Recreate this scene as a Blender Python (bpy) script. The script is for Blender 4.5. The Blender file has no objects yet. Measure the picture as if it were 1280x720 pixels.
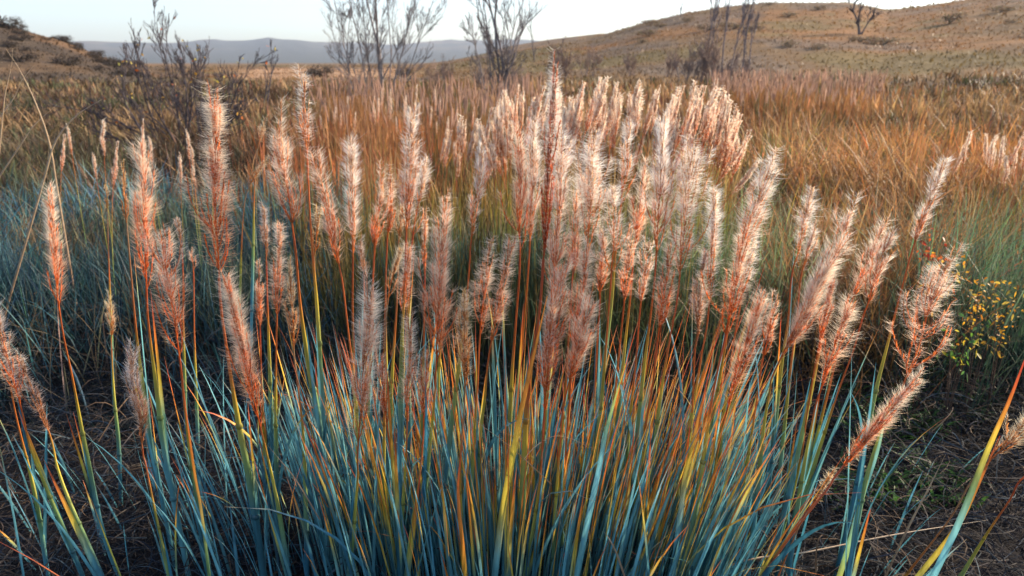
import bpy, math, random
import numpy as np
from mathutils import Vector
rng = np.random.default_rng(11)
random.seed(5)
sc = bpy.context.scene
COL = sc.collection
R = math.radians
H = 1.15; PITCH = R(17.0); FPX = 924.0
CP, SP = math.cos(PITCH), math.sin(PITCH)

# ------------------------------------------------------------------ helpers
def ray(px, py):
    u = (px - 640) / FPX; v = (360 - py) / FPX
    return u, CP + v * SP, -SP + v * CP
def P(px, py, Y):
    """point of the place seen at a photo position, Y metres out along the ground"""
    a, b, c = ray(px, py)
    return np.array([a / b * Y, Y, H + c / b * Y])
def lin(r, g, b):
    f = lambda c: c / 12.92 if c <= .04045 else ((c + .055) / 1.055) ** 2.4
    return np.array([f(r / 255), f(g / 255), f(b / 255)])
def norm(a):
    return a / np.maximum(np.linalg.norm(a, axis=-1, keepdims=True), 1e-9)
def sstep(a, b, x):
    t = np.clip((x - a) / (b - a), 0, 1); return t * t * (3 - 2 * t)

_perm = rng.random((256, 256))
def vnoise(x, y):
    x = np.asarray(x, float); y = np.asarray(y, float)
    xi = np.floor(x).astype(int); yi = np.floor(y).astype(int)
    fx = x - xi; fy = y - yi
    fx = fx * fx * (3 - 2 * fx); fy = fy * fy * (3 - 2 * fy)
    g = lambda i, j: _perm[(xi + i) & 255, (yi + j) & 255]
    return (g(0, 0) * (1 - fx) + g(1, 0) * fx) * (1 - fy) + (g(0, 1) * (1 - fx) + g(1, 1) * fx) * fy
def fbm(x, y, o=4):
    s = 0; a = .5; t = 0
    for k in range(o):
        s = s + a * vnoise(x * 2 ** k + 17.3 * k, y * 2 ** k + 5.1 * k); t += a; a *= .55
    return s / t

class MB:
    """collects quads with a colour per vertex, then links them as one mesh object"""
    def __init__(s): s.v = []; s.f = []; s.c = []; s.n = 0
    def add(s, v, f, c):
        s.v.append(v.reshape(-1, 3)); s.f.append(f.reshape(-1, 4) + s.n); s.c.append(c.reshape(-1, 3)); s.n += len(s.v[-1])
    def ribbons(s, cen, wid, side, col, keel=None):
        """cen N,K,3  wid N,K  side N,3 or N,K,3  col N,K,3 ; keel: fold depth as a share of width"""
        N, K = wid.shape
        if side.ndim == 2: side = np.repeat(side[:, None], K, 1)
        L = cen - side * wid[..., None] * .5; Rr = cen + side * wid[..., None] * .5
        if keel is None:
            v = np.stack([L, Rr], 2); m = 2
        else:
            tan = norm(np.gradient(cen, axis=1)); nn = np.cross(tan, side)
            v = np.stack([L, cen + nn * (wid * keel)[..., None], Rr], 2); m = 3
        idx = np.arange(N * K * m).reshape(N, K, m)
        fs = [np.stack([idx[:, :-1, j], idx[:, :-1, j + 1], idx[:, 1:, j + 1], idx[:, 1:, j]], -1) for j in range(m - 1)]
        s.add(v, np.concatenate([f.reshape(-1, 4) for f in fs]), np.repeat(col[:, :, None], m, 2) * (np.array([.82, 1.28, .92]) if m == 3 else np.ones(2))[None, None, :, None])
    def tube(s, pts, rad, col, sides=6, flat=1.0):
        pts = np.asarray(pts, float); K = len(pts); rad = np.broadcast_to(np.asarray(rad, float), (K,))
        col = np.broadcast_to(np.asarray(col, float), (K, 3))
        tan = norm(np.gradient(pts, axis=0))
        ref = np.array([0, 1., 0]) if abs(tan[0][1]) < .8 else np.array([1., 0, 0])
        b = norm(np.cross(tan, ref)); n = np.cross(b, tan)
        a = np.arange(sides) / sides * 2 * math.pi
        v = pts[:, None] + (b[:, None] * np.cos(a)[None, :, None] + n[:, None] * np.sin(a)[None, :, None] * flat) * rad[:, None, None]
        idx = np.arange(K * sides).reshape(K, sides); nx = np.roll(idx, -1, 1)
        s.add(v, np.stack([idx[:-1], nx[:-1], nx[1:], idx[1:]], -1), np.repeat(col[:, None], sides, 1))
    def mesh(s, name, mat, smooth=True, origin=None):
        v = np.concatenate(s.v); f = np.concatenate(s.f); c = np.concatenate(s.c)
        if origin is not None: v = v - np.asarray(origin)
        me = bpy.data.meshes.new(name)
        me.vertices.add(len(v)); me.vertices.foreach_set('co', v.astype(np.float32).ravel())
        me.loops.add(f.size); me.loops.foreach_set('vertex_index', f.astype(np.int32).ravel())
        me.polygons.add(len(f)); me.polygons.foreach_set('loop_start', (np.arange(len(f)) * 4).astype(np.int32))
        me.polygons.foreach_set('loop_total', np.full(len(f), 4, np.int32))
        me.polygons.foreach_set('use_smooth', np.full(len(f), smooth))
        at = me.color_attributes.new('Col', 'FLOAT_COLOR', 'POINT')
        at.data.foreach_set('color', np.concatenate([np.clip(c, 0, 1), np.ones((len(c), 1))], 1).astype(np.float32).ravel())
        me.materials.append(mat); me.update(calc_edges=True)
        return me
    def build(s, name, mat, parent=None, origin=None, smooth=True):
        o = bpy.data.objects.new(name, s.mesh(name, mat, smooth, origin)); COL.objects.link(o)
        if parent is not None: o.parent = parent
        elif origin is not None: o.location = origin
        return o
def tag(o, label=None, cat=None, group=None, kind=None):
    if label: o['label'] = label
    if cat: o['category'] = cat
    if group: o['group'] = group
    if kind: o['kind'] = kind
    return o
def empty(name, loc):
    o = bpy.data.objects.new(name, None); o.empty_display_size = .05; COL.objects.link(o); o.location = loc; return o

def spline(pts, n):
    """Catmull-Rom through points, evenly by length; returns n points"""
    p = np.asarray(pts, float); p = np.vstack([2 * p[0] - p[1], p, 2 * p[-1] - p[-2]])
    out = []
    for i in range(1, len(p) - 2):
        for t in np.linspace(0, 1, 24, endpoint=(i == len(p) - 3)):
            a, b, c, d = p[i - 1:i + 3]
            out.append(.5 * (2 * b + (c - a) * t + (2 * a - 5 * b + 4 * c - d) * t * t + (3 * b - a - 3 * c + d) * t ** 3))
    out = np.array(out); s = np.r_[0, np.cumsum(np.linalg.norm(np.diff(out, axis=0), axis=1))]
    q = np.linspace(0, s[-1], n)
    return np.stack([np.interp(q, s, out[:, k]) for k in range(3)], 1)

# ------------------------------------------------------------------ materials
def plant_mat(name, rough=.55, trans=.3, spec=.3, var=.25, nscale=40, vscale=(1, 1, 1), tmul=1.3):
    m = bpy.data.materials.new(name); m.use_nodes = True; nt = m.node_tree; N = nt.nodes; Lk = nt.links
    N.clear()
    out = N.new('ShaderNodeOutputMaterial'); at = N.new('ShaderNodeAttribute'); at.attribute_name = 'Col'
    tc = N.new('ShaderNodeTexCoord'); mp = N.new('ShaderNodeMapping'); mp.inputs['Scale'].default_value = vscale
    Lk.new(tc.outputs['Object'], mp.inputs['Vector'])
    nz = N.new('ShaderNodeTexNoise'); nz.inputs['Scale'].default_value = nscale; nz.inputs['Detail'].default_value = 3
    Lk.new(mp.outputs['Vector'], nz.inputs['Vector'])
    mr = N.new('ShaderNodeMapRange'); mr.inputs['From Min'].default_value = .3; mr.inputs['From Max'].default_value = .7
    mr.inputs['To Min'].default_value = 1 - var; mr.inputs['To Max'].default_value = 1 + var
    Lk.new(nz.outputs['Fac'], mr.inputs['Value'])
    mx = N.new('ShaderNodeVectorMath'); mx.operation = 'SCALE'
    Lk.new(at.outputs['Color'], mx.inputs[0]); Lk.new(mr.outputs['Result'], mx.inputs['Scale'])
    pb = N.new('ShaderNodeBsdfPrincipled'); pb.inputs['Roughness'].default_value = rough
    pb.inputs['Specular IOR Level'].default_value = spec
    Lk.new(mx.outputs[0], pb.inputs['Base Color'])
    if trans > 0:
        tr = N.new('ShaderNodeBsdfTranslucent'); sc2 = N.new('ShaderNodeVectorMath'); sc2.operation = 'SCALE'
        sc2.inputs['Scale'].default_value = tmul
        Lk.new(mx.outputs[0], sc2.inputs[0]); Lk.new(sc2.outputs[0], tr.inputs['Color'])
        ms = N.new('ShaderNodeMixShader'); ms.inputs[0].default_value = trans
        Lk.new(pb.outputs[0], ms.inputs[1]); Lk.new(tr.outputs[0], ms.inputs[2]); Lk.new(ms.outputs[0], out.inputs['Surface'])
    else:
        Lk.new(pb.outputs[0], out.inputs['Surface'])
    return m
M_leaf = plant_mat('leaf_blade', .48, .28, .35, .38, 70, (1, 1, .15))
M_stem = plant_mat('grass_stem', .4, .08, .45, .22, 60, (1, 1, .12))
M_seed = plant_mat('rust_spikelet', .5, .35, .35, .25, 90)
M_hair = plant_mat('silky_hair', .45, .5, .3, .04, 60, tmul=1.05)
M_field = plant_mat('field_grass', .6, .3, .25, .3, 6)
M_bark = plant_mat('twig_bark', .85, 0, .2, .35, 25)
M_yleaf = plant_mat('small_leaf', .5, .4, .3, .25, 60)
M_thatch = plant_mat('dead_thatch', .8, .1, .15, .4, 30)

def ground_mat():
    m = bpy.data.materials.new('meadow_ground'); m.use_nodes = True; nt = m.node_tree; N = nt.nodes; Lk = nt.links
    pb = N['Principled BSDF']; pb.inputs['Roughness'].default_value = .95; pb.inputs['Specular IOR Level'].default_value = .1
    at = N.new('ShaderNodeAttribute'); at.attribute_name = 'Col'
    tc = N.new('ShaderNodeTexCoord')
    def nz(s, d, r=.6):
        n = N.new('ShaderNodeTexNoise'); n.inputs['Scale'].default_value = s; n.inputs['Detail'].default_value = d; n.inputs['Roughness'].default_value = r
        Lk.new(tc.outputs['Object'], n.inputs['Vector']); return n
    n1 = nz(.35, 8, .7); n2 = nz(14, 6, .7)
    mr = N.new('ShaderNodeMapRange'); mr.inputs['From Min'].default_value = .3; mr.inputs['From Max'].default_value = .7
    mr.inputs['To Min'].default_value = .55; mr.inputs['To Max'].default_value = 1.45; Lk.new(n1.outputs['Fac'], mr.inputs['Value'])
    mr2 = N.new('ShaderNodeMapRange'); mr2.inputs['From Min'].default_value = .3; mr2.inputs['From Max'].default_value = .7
    mr2.inputs['To Min'].default_value = .5; mr2.inputs['To Max'].default_value = 1.5; Lk.new(n2.outputs['Fac'], mr2.inputs['Value'])
    mu = N.new('ShaderNodeMath'); mu.operation = 'MULTIPLY'; Lk.new(mr.outputs[0], mu.inputs[0]); Lk.new(mr2.outputs[0], mu.inputs[1])
    vs = N.new('ShaderNodeVectorMath'); vs.operation = 'SCALE'; Lk.new(at.outputs['Color'], vs.inputs[0]); Lk.new(mu.outputs[0], vs.inputs['Scale'])
    Lk.new(vs.outputs[0], pb.inputs['Base Color'])
    bp = N.new('ShaderNodeBump'); bp.inputs['Strength'].default_value = .8; bp.inputs['Distance'].default_value = .03
    Lk.new(n2.outputs['Fac'], bp.inputs['Height']); Lk.new(bp.outputs[0], pb.inputs['Normal'])
    return m
M_ground = ground_mat()

# ------------------------------------------------------------------ terrain
def prof(pts):
    az = []; te = []
    for px, py in pts:
        a, b, c = ray(px, py); az.append(math.atan2(a, b)); te.append(c / math.hypot(a, b))
    return np.array(az), np.array(te)
HILLS = [  # crest as seen from the path, foot distance, crest distance, fall-off distance
    (prof([(300, 130), (500, 95), (560, 80), (610, 71), (660, 62), (740, 47), (800, 29), (850, 17), (900, 8), (960, 2), (1060, 2), (1110, 11), (1150, 7), (1190, 1), (1280, -14), (1500, -40), (2400, 20), (6000, 140)]), 34, 110, 160),
    (prof([(-2500, 90), (-900, 20), (-300, 8), (-100, 15), (0, 31), (30, 38), (70, 49), (100, 60), (130, 72), (170, 84), (230, 110), (400, 140)]), 38, 78, 90),
    (prof([(-3000, 60), (0, 84), (480, 86), (560, 76), (600, 68), (640, 57), (690, 49), (750, 42), (900, 40), (3000, 60)]), 150, 300, 300),
    (prof([(-4000, 60), (-300, 46), (90, 54), (130, 52), (175, 50), (240, 52), (300, 52), (322, 50), (335, 48), (352, 50), (400, 51), (520, 52), (600, 53), (640, 52), (900, 50), (4000, 60)]), 1300, 2900, 3000),
]
def height(x, y):
    r = np.hypot(x, y); az = np.arctan2(x, y)
    z = (fbm(x * .5, y * .5, 3) - .5) * .05 * sstep(.5, 4, r) + (fbm(x * .06, y * .06, 3) - .5) * .5 * sstep(12, 40, r)
    wob = 1 + (fbm(x * .03 + 40, y * .03, 3) - .5) * .10
    for (pa, pt), r0, r1, rf in HILLS:
        te = np.interp(az, pa, pt)
        if r1 > 1000: te = te + (fbm(az * 14 + 9, r * .0006, 4) - .5) * .011
        top = (H + r1 * te)
        t = np.clip((r - r0) / (r1 - r0), 0, 1)
        rise = t ** 1.25
        fall = 1 - .35 * sstep(0, 1, (r - r1) / rf)
        zz = np.maximum(top, 0) * rise * fall * (1 + (wob - 1) * 4 * t * (1 - t)) - .0
        z = np.maximum(z, np.where(zz > .02, zz, -9)) if r0 > 34 else np.where(zz > .02, np.maximum(z, zz + z * (1 - t)), z)
    return z
def ground_col(x, y):
    r = np.hypot(x, y); az = np.arctan2(x, y); px = 640 + np.tan(az) * 966
    n = fbm(x * .09 + 3, y * .09, 5); n2 = fbm(x * .035 + 50, y * .06 + 9, 4); n3 = fbm(x * .5, y * .5 + 30, 4)
    c = np.zeros(x.shape + (3,))
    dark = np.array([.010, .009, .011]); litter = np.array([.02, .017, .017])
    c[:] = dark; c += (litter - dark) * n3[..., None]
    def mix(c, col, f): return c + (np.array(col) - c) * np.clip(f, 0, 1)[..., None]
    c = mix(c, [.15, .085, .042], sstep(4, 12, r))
    # hill colours : rust bracken, olive turf, grey scrub, straw
    h = sstep(26, 40, r)
    c = mix(c, [.23, .15, .075], h)
    c = mix(c, [.30, .155, .06], h * sstep(.48, .60, n2) * .75)
    c = mix(c, [.19, .155, .065], h * sstep(.52, .60, n) * .7)
    c = mix(c, [.19, .15, .12], h * sstep(.45, .32, n) * .7)
    c = mix(c, [.30, .18, .08], h * sstep(.5, .46, np.abs(fbm(x * .05 + 8, y * .02, 3) - .5) * 12) * .5)
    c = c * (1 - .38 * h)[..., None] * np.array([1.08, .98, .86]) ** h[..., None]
    c = mix(c, [.24, .21, .20], sstep(22, 26, r) * sstep(40, 34, r) * sstep(850, 960, px) * sstep(.35, .5, n + .1))
    c = mix(c, [.33, .2, .11], sstep(45, 70, r) * sstep(200, 110, r) * sstep(260, 330, px) * sstep(560, 470, px) * sstep(.4, .55, n + .1))
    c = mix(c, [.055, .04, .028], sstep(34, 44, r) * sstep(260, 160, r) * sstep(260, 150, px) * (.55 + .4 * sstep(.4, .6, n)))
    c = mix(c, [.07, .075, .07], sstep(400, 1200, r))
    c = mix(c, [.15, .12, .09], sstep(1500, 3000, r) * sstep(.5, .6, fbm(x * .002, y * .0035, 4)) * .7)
    return c
az = np.concatenate([np.linspace(-44, 44, 420), np.linspace(44, 316, 137)[1:-1]]) * math.pi / 180
rr = np.concatenate([[0.0], np.geomspace(.35, 3900, 230)])
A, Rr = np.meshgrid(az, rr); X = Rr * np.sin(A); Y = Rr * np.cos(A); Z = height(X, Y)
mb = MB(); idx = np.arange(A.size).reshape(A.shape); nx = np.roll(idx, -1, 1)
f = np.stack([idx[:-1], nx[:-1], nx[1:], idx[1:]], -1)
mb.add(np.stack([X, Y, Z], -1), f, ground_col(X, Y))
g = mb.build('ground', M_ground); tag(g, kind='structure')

# ------------------------------------------------------------------ blades of grass
def blades(mb, foot, h, lean_az, lean, curl, droop, w, cols, K=6, keel=None):
    """cols: N,K,3 ; foot N,3"""
    N = len(foot); t = np.linspace(0, 1, K)[None]
    d = h[:, None] * (lean[:, None] * t + curl[:, None] * t ** 2.3)
    z = h[:, None] * (t - droop[:, None] * t ** 3)
    dirn = np.stack([np.cos(lean_az), np.sin(lean_az)], 1)
    cen = np.stack([foot[:, 0:1] + dirn[:, 0:1] * d, foot[:, 1:2] + dirn[:, 1:2] * d, foot[:, 2:3] + z], -1)
    wid = w[:, None] * np.clip(1.0 - t ** 3, .06, 1) * (0.75 + .35 * np.sin(t * 2.6))
    sa = lean_az + math.pi / 2 + rng.normal(0, .7, N)
    side = np.stack([np.cos(sa), np.sin(sa), np.zeros(N)], 1)
    mb.ribbons(cen, wid, side, cols, keel)
TEAL = np.array([.024, .115, .165]); TEAL2 = np.array([.13, .34, .36]); DEEP = np.array([.02, .07, .11])
GREEN = np.array([.17, .26, .09]); YEL = np.array([.52, .40, .05]); ORA = np.array([.56, .20, .03]); RED = np.array([.42, .06, .025]); STRAW = np.array([.42, .30, .17])
def ramp(t, stops):
    xs = [s[0] for s in stops]; return np.stack([np.interp(t, xs, [s[1][k] for s in stops]) for k in range(3)], -1)
def autumn(t, k, base):
    """blue-green foot, yellowing then reddening towards the tip; k = share of the length that has turned"""
    u = (t - (1 - k)) / np.maximum(k, 1e-3)
    c = ramp(u, [(-.35, base), (-.05, base * .6 + GREEN * .5), (.22, YEL), (.5, ORA), (.85, RED), (1.2, STRAW * .8)])
    c0 = np.broadcast_to(base, c.shape) * 1.0
    return np.where((u < -.35)[..., None], c0, c)
def turned_cols(N, K, kmin, kmax, share):
    t = np.linspace(0, 1, K); out = np.zeros((N, K, 3))
    for i in range(N):
        base = TEAL * (.6 + .7 * rng.random()) + (TEAL2 - TEAL) * rng.random() * .8 + (DEEP - TEAL) * rng.random() * .5
        if rng.random() < share: out[i] = autumn(t, kmin + (kmax - kmin) * rng.random(), base)
        else:
            out[i] = base[None] * (.85 + .4 * t[:, None]) * (1 + rng.normal(0, .08))
            if rng.random() < .55:   # withered tip
                q = sstep(1 - rng.uniform(.1, .3), 1.0, t)[:, None]; out[i] = out[i] * (1 - q) + STRAW * rng.uniform(.4, .9) * q
    return np.clip(out, .004, 1)
def scatter_foot(px0, px1, y0, y1, n):
    Yv = np.sqrt(rng.uniform(y0 ** 2, y1 ** 2, n)); pxv = rng.uniform(px0, px1, n)
    x = (pxv - 640) / 966 * Yv
    return np.stack([x, Yv, height(x, Yv) - .01], 1), pxv, Yv

# tussock in the foreground: the dense blue-green leaves round the plume stems
mb = MB()
for (px0, px1, y0, y1, n, hmin, hmax, share, kw) in [
        (570, 960, 1.15, 1.75, 880, .28, .62, .55, .008), (590, 900, 1.2, 1.65, 210, .50, .78, 1.5, .0048), (380, 600, 1.2, 1.65, 90, .45, .70, 1.5, .0045), (350, 600, 1.15, 1.8, 360, .26, .66, .42, .0072),
        (190, 380, 1.2, 1.9, 105, .24, .6, .2, .0068), (120, 200, 1.2, 1.8, 22, .2, .45, .15, .007), (900, 1010, 1.25, 1.8, 120, .22, .5, .3, .007),
        (-120, 140, 1.2, 1.9, 22, .12, .32, .1, .007), (1020, 1320, 1.15, 1.9, 26, .12, .3, .15, .006)]:
    ft, pxv, Yv = scatter_foot(px0, px1, y0, y1, n)
    cl = vnoise(ft[:, 0] * 9, ft[:, 1] * 9)
    h = rng.uniform(hmin, hmax, n) * (.7 + .5 * cl)
    fan = (pxv - 620) / 900
    la = np.where(rng.random(n) < .93, np.where(fan > 0, 0, math.pi) + rng.normal(0, .6, n), rng.uniform(0, 6.28, n))
    lean = np.abs(fan) * np.where(fan > 0, .55, .36) + np.abs(rng.normal(0, .05, n)); curl = np.abs(rng.normal(0, .04, n)) + (rng.random(n) < .03) * .4
    blades(mb, ft, h, la, lean, curl, .1 + .5 * curl, rng.uniform(.5, 1.15, n) * kw, turned_cols(n, 8, .4 if share > 1 else .15, .9 if share > 1 else .6, share), 8, .18)
tag(mb.build('tussock_leaves', M_leaf), 'dense blue-green leaf blades massed round the feet of the tall plumes', 'grass', kind='stuff')

# dead thatch lying on the dark ground
def thatch(mb, px0, px1, y0, y1, n, lmin, lmax, w, cols, zmax):
    ft, pxv, Yv = scatter_foot(px0, px1, y0, y1, n); K = 7; t = np.linspace(-.5, .5, K)
    a = rng.uniform(0, 6.28, n); L = rng.uniform(lmin, lmax, n); k = rng.normal(0, 1.6, n)
    ang = a[:, None] + k[:, None] * t[None]
    st = L[:, None] / K; x = np.cumsum(np.cos(ang) * st, 1); y = np.cumsum(np.sin(ang) * st, 1)
    zb = rng.random(n) ** 2 * zmax; arch = rng.random(n) * .3 * L
    z = zb[:, None] + arch[:, None] * (1 - (2 * t[None]) ** 2) + .004
    cen = np.stack([ft[:, 0:1] + x, ft[:, 1:2] + y, ft[:, 2:3] + z], -1)
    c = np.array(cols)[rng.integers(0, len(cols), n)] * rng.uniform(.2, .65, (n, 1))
    side = norm(np.stack([-np.sin(a), np.cos(a), rng.normal(0, .6, n)], 1))
    mb.ribbons(cen, np.repeat((w * rng.uniform(.5, 1.3, n))[:, None], K, 1), side, np.repeat(c[:, None], K, 1))
mb = MB()
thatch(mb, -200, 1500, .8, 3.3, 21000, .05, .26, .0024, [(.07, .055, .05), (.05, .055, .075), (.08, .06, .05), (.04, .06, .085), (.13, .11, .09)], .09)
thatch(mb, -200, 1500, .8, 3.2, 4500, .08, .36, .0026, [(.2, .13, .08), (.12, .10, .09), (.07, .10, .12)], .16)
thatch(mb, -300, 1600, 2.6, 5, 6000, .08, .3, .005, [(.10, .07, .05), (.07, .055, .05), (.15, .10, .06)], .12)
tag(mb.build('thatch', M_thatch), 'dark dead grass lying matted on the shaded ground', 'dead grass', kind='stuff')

# low green weeds on the ground at the right
mb = MB()
for k in range(90):
    Yc = rng.uniform(1.7, 3.2); pc = rng.uniform(1090, 1330); x = (pc - 640) / 966 * Yc
    n = int(rng.integers(8, 22)); ft = np.repeat(np.array([[x, Yc, height(np.array(x), np.array(Yc)) + .0]]), n, 0); ft[:, :2] += rng.normal(0, .02, (n, 2))
    la = rng.uniform(0, 6.28, n); base = np.array([.05, .12, .03]) * rng.uniform(.6, 1.4)
    blades(mb, ft, rng.uniform(.03, .10, n), la, rng.uniform(.3, 1.2, n), rng.uniform(0, .5, n), rng.uniform(.1, .5, n), rng.uniform(.006, .012, n), np.repeat(np.repeat(base[None, None], n, 0), 5, 1) * rng.uniform(.7, 1.3, (n, 1, 1)), 5)
tag(mb.build('ground_weeds', M_yleaf), 'low green weeds spread on the dark ground at the right', 'weeds', kind='stuff')

# the meadow behind: layers of finer and finer growth out to the hills
def zone(px, Yv, n):
    """foot colour, tip colour, height, blade lean for every blade"""
    N = len(px); lo = np.zeros((N, 3)); hi = np.zeros((N, 3)); h = np.zeros(N); s = np.zeros(N)
    def put(m, a, b, hh, ss):
        lo[m] = a; hi[m] = b; h[m] = hh; s[m] = ss
    put(np.ones(N, bool), [.10, .085, .04], [.26, .13, .05], .50, .35)             # rust and olive default
    put((px < 420) & (Yv >= 4.2), [.075, .06, .04], [.19, .105, .055], .45, .4)     # dull brown at the left
    put((px < 420) & (Yv >= 4.2) & (n > .52), [.09, .09, .05], [.22, .155, .08], .40, .4)
    put((px < 400) & (Yv < 5.4), [.03, .075, .09], [.10, .22, .24], .42, .28)         # blue grass drift
    put((px < 400) & (Yv < 5.6) & (n > .56), [.04, .08, .06], [.15, .20, .14], .42, .3)
    put((px < 140) & (Yv < 4.2) & (Yv > 2.8) & (n > .45), [.09, .09, .06], [.24, .17, .09], .42, .4)
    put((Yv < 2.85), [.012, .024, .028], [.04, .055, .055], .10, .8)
    put((px > 380) & (px < 900) & (Yv > 2.75) & (Yv < 3.2), [.03, .08, .06], [.18, .16, .05], .46, .15)
    put((px > 380) & (px < 900) & (Yv >= 3.2) & (Yv < 4.6), [.10, .17, .06], [.38, .21, .05], .62, .12)
    put((px > 360) & (px < 620) & (Yv >= 4.6) & (Yv < 9), [.18, .12, .045], [.46, .135, .045], .60, .12)
    put((px > 560) & (px < 900) & (Yv >= 4.6) & (Yv < 9), [.14, .12, .05], [.36, .17, .06], .50, .25)
    put((px > 330) & (px < 960) & (Yv > 2.9) & (Yv < 4.8) & (n < .38), [.03, .09, .08], [.12, .21, .14], .5, .2)
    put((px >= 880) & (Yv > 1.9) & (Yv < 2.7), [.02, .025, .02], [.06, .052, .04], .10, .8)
    put((px >= 880) & (Yv >= 2.7) & (Yv < 5), [.10, .075, .035], [.33, .165, .06], .46, .42)
    put((px >= 880) & (px < 1010) & (Yv >= 2.7) & (Yv < 4.4), [.07, .15, .10], [.22, .25, .10], .48, .3)
    put((px >= 1210) & (Yv >= 2.7) & (Yv < 3.8), [.04, .10, .08], [.14, .20, .10], .50, .25)
    put((px >= 880) & (Yv >= 5) & (Yv < 9), [.13, .10, .045], [.40, .165, .05], .60, .35)
    put((px >= 900) & (px < 1100) & (Yv >= 5.5) & (Yv < 8) & (n > .5), [.12, .17, .06], [.30, .24, .07], .55, .3)
    put((px >= 860) & (px < 1110) & (Yv >= 9) & (Yv < 22), [.19, .11, .045], [.36, .15, .055], .60, .2)
    put((px >= 1110) & (Yv >= 9) & (Yv < 22), [.18, .13, .06], [.34, .19, .08], .55, .3)
    put((px > 330) & (px < 860) & (Yv >= 9) & (Yv < 30), [.17, .105, .05], [.34, .18, .08], .5, .25)
    return lo, hi, h, s
def meadow(mb, y0, y1, n, w0, wpow, hs=1.0, K=5, clump=6, azm=1.02):
    nc = n // clump
    Yv = np.exp(rng.uniform(math.log(y0), math.log(y1), nc)); u = rng.uniform(-azm, azm, nc)
    x = u * Yv; x = np.repeat(x, clump) + rng.normal(0, 1, nc * clump) * (.02 + .01 * np.repeat(Yv, clump) * .8); Yr = np.repeat(Yv, clump) * (1 + rng.normal(0, .012, nc * clump))
    N = len(x); px = 640 + x / Yr * 966 + rng.normal(0, 45, N)
    nn = fbm(x * .9 + 7, Yr * .9, 3)
    lo, hi, h, s = zone(px, Yr * np.exp(rng.normal(0, .13, N)), nn)
    gapk = vnoise(x * 1.7 + 30, Yr * 1.7)
    h = h * hs * rng.uniform(.55, 1.2, N) * (.65 + .6 * gapk)
    la = np.repeat(rng.uniform(0, 6.28, nc), clump) + rng.normal(0, 1.2, N)
    lean = np.abs(rng.normal(0, 1, N)) * s; curl = np.abs(rng.normal(0, .5, N)) * s + (rng.random(N) < .15) * s * 1.4
    t = np.linspace(0, 1, K)[None, :, None]
    jit = rng.uniform(.6, 1.45, (N, 1, 1)) * np.repeat(rng.uniform(.75, 1.25, (nc, 1, 1)), clump, 0)
    hue = 1 + rng.normal(0, .10, (N, 1, 3))
    col = (lo[:, None] * (1 - t) + hi[:, None] * t) * jit * hue * (.33 + .74 * sstep(.3, .7, fbm(x * .55 + 90, Yr * .55, 3)))[:, None, None]
    pt = vnoise(x * (2.2 if y0 < 9 else .9) + 61, Yr * (1.6 if y0 < 9 else .6) + 13)   # odd tufts of straw, olive and dark dry brush
    for mk, tint, ff in (((pt > .74) & (Yr > 3.4) & ((px > 420) | (Yr > 6)), [.36, .22, .10], .5), ((pt < .26) & (Yr > 3.4) & ((px > 420) | (Yr > 5)), [.07, .085, .035], .75), ((pt > .47) & (pt < .54) & (Yr > 4), [.10, .06, .04], .7)):
        col = np.where(mk[:, None, None], col * (1 - ff) + np.array(tint) * jit * (.5 + .7 * t) * ff, col); h = np.where(mk, h * (1.15 if tint[0] > .3 else .9), h)
    ft = np.stack([x, Yr, height(x, Yr) - .02], 1)
    w = w0 * Yr ** wpow * rng.uniform(.5, 1.3, N)
    blades(mb, ft, h, la, lean, curl, .05 + .45 * np.minimum(curl, 1), w, np.clip(col, .004, .9), K)
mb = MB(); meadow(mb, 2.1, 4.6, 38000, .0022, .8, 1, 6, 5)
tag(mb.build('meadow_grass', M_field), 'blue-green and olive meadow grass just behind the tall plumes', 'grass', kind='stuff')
mb = MB(); meadow(mb, 4.6, 10, 34000, .0024, .9, 1, 5, 6)
tag(mb.build('meadow_grass', M_field), 'rust, gold and brown grass in the middle of the meadow', 'grass', kind='stuff')
mb = MB(); meadow(mb, 10, 36, 40000, .0026, .95, 1, 4, 7)
tag(mb.build('meadow_grass', M_field), 'far rust-coloured grass stretching towards the hill foot', 'grass', kind='stuff')
# rough growth on the slopes
mb = MB(); n = 60000
rv = np.exp(rng.uniform(math.log(34), math.log(300), n)); a = rng.uniform(-.85, .85, n); x = rv * np.sin(a); y = rv * np.cos(a)
gc = ground_col(x, y); nn = fbm(x * .25, y * .25, 3)
h = rng.uniform(.10, .28, n) * (.4 + 1.0 * nn)
cc = np.clip(gc * rng.uniform(.8, 1.3, (n, 1)), .01, .6)
blades(mb, np.stack([x, y, height(x, y) - .05], 1), h, rng.uniform(0, 6.28, n), np.abs(rng.normal(0, .35, n)), np.abs(rng.normal(0, .3, n)), rng.uniform(0, .3, n), .0022 * rv ** .95 * rng.uniform(.6, 1.6, n), np.repeat(cc[:, None], 3, 1), 3)
tag(mb.build('hillside_grass', M_field), 'rough russet and grey grass covering the hillsides', 'grass', kind='stuff')

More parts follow.
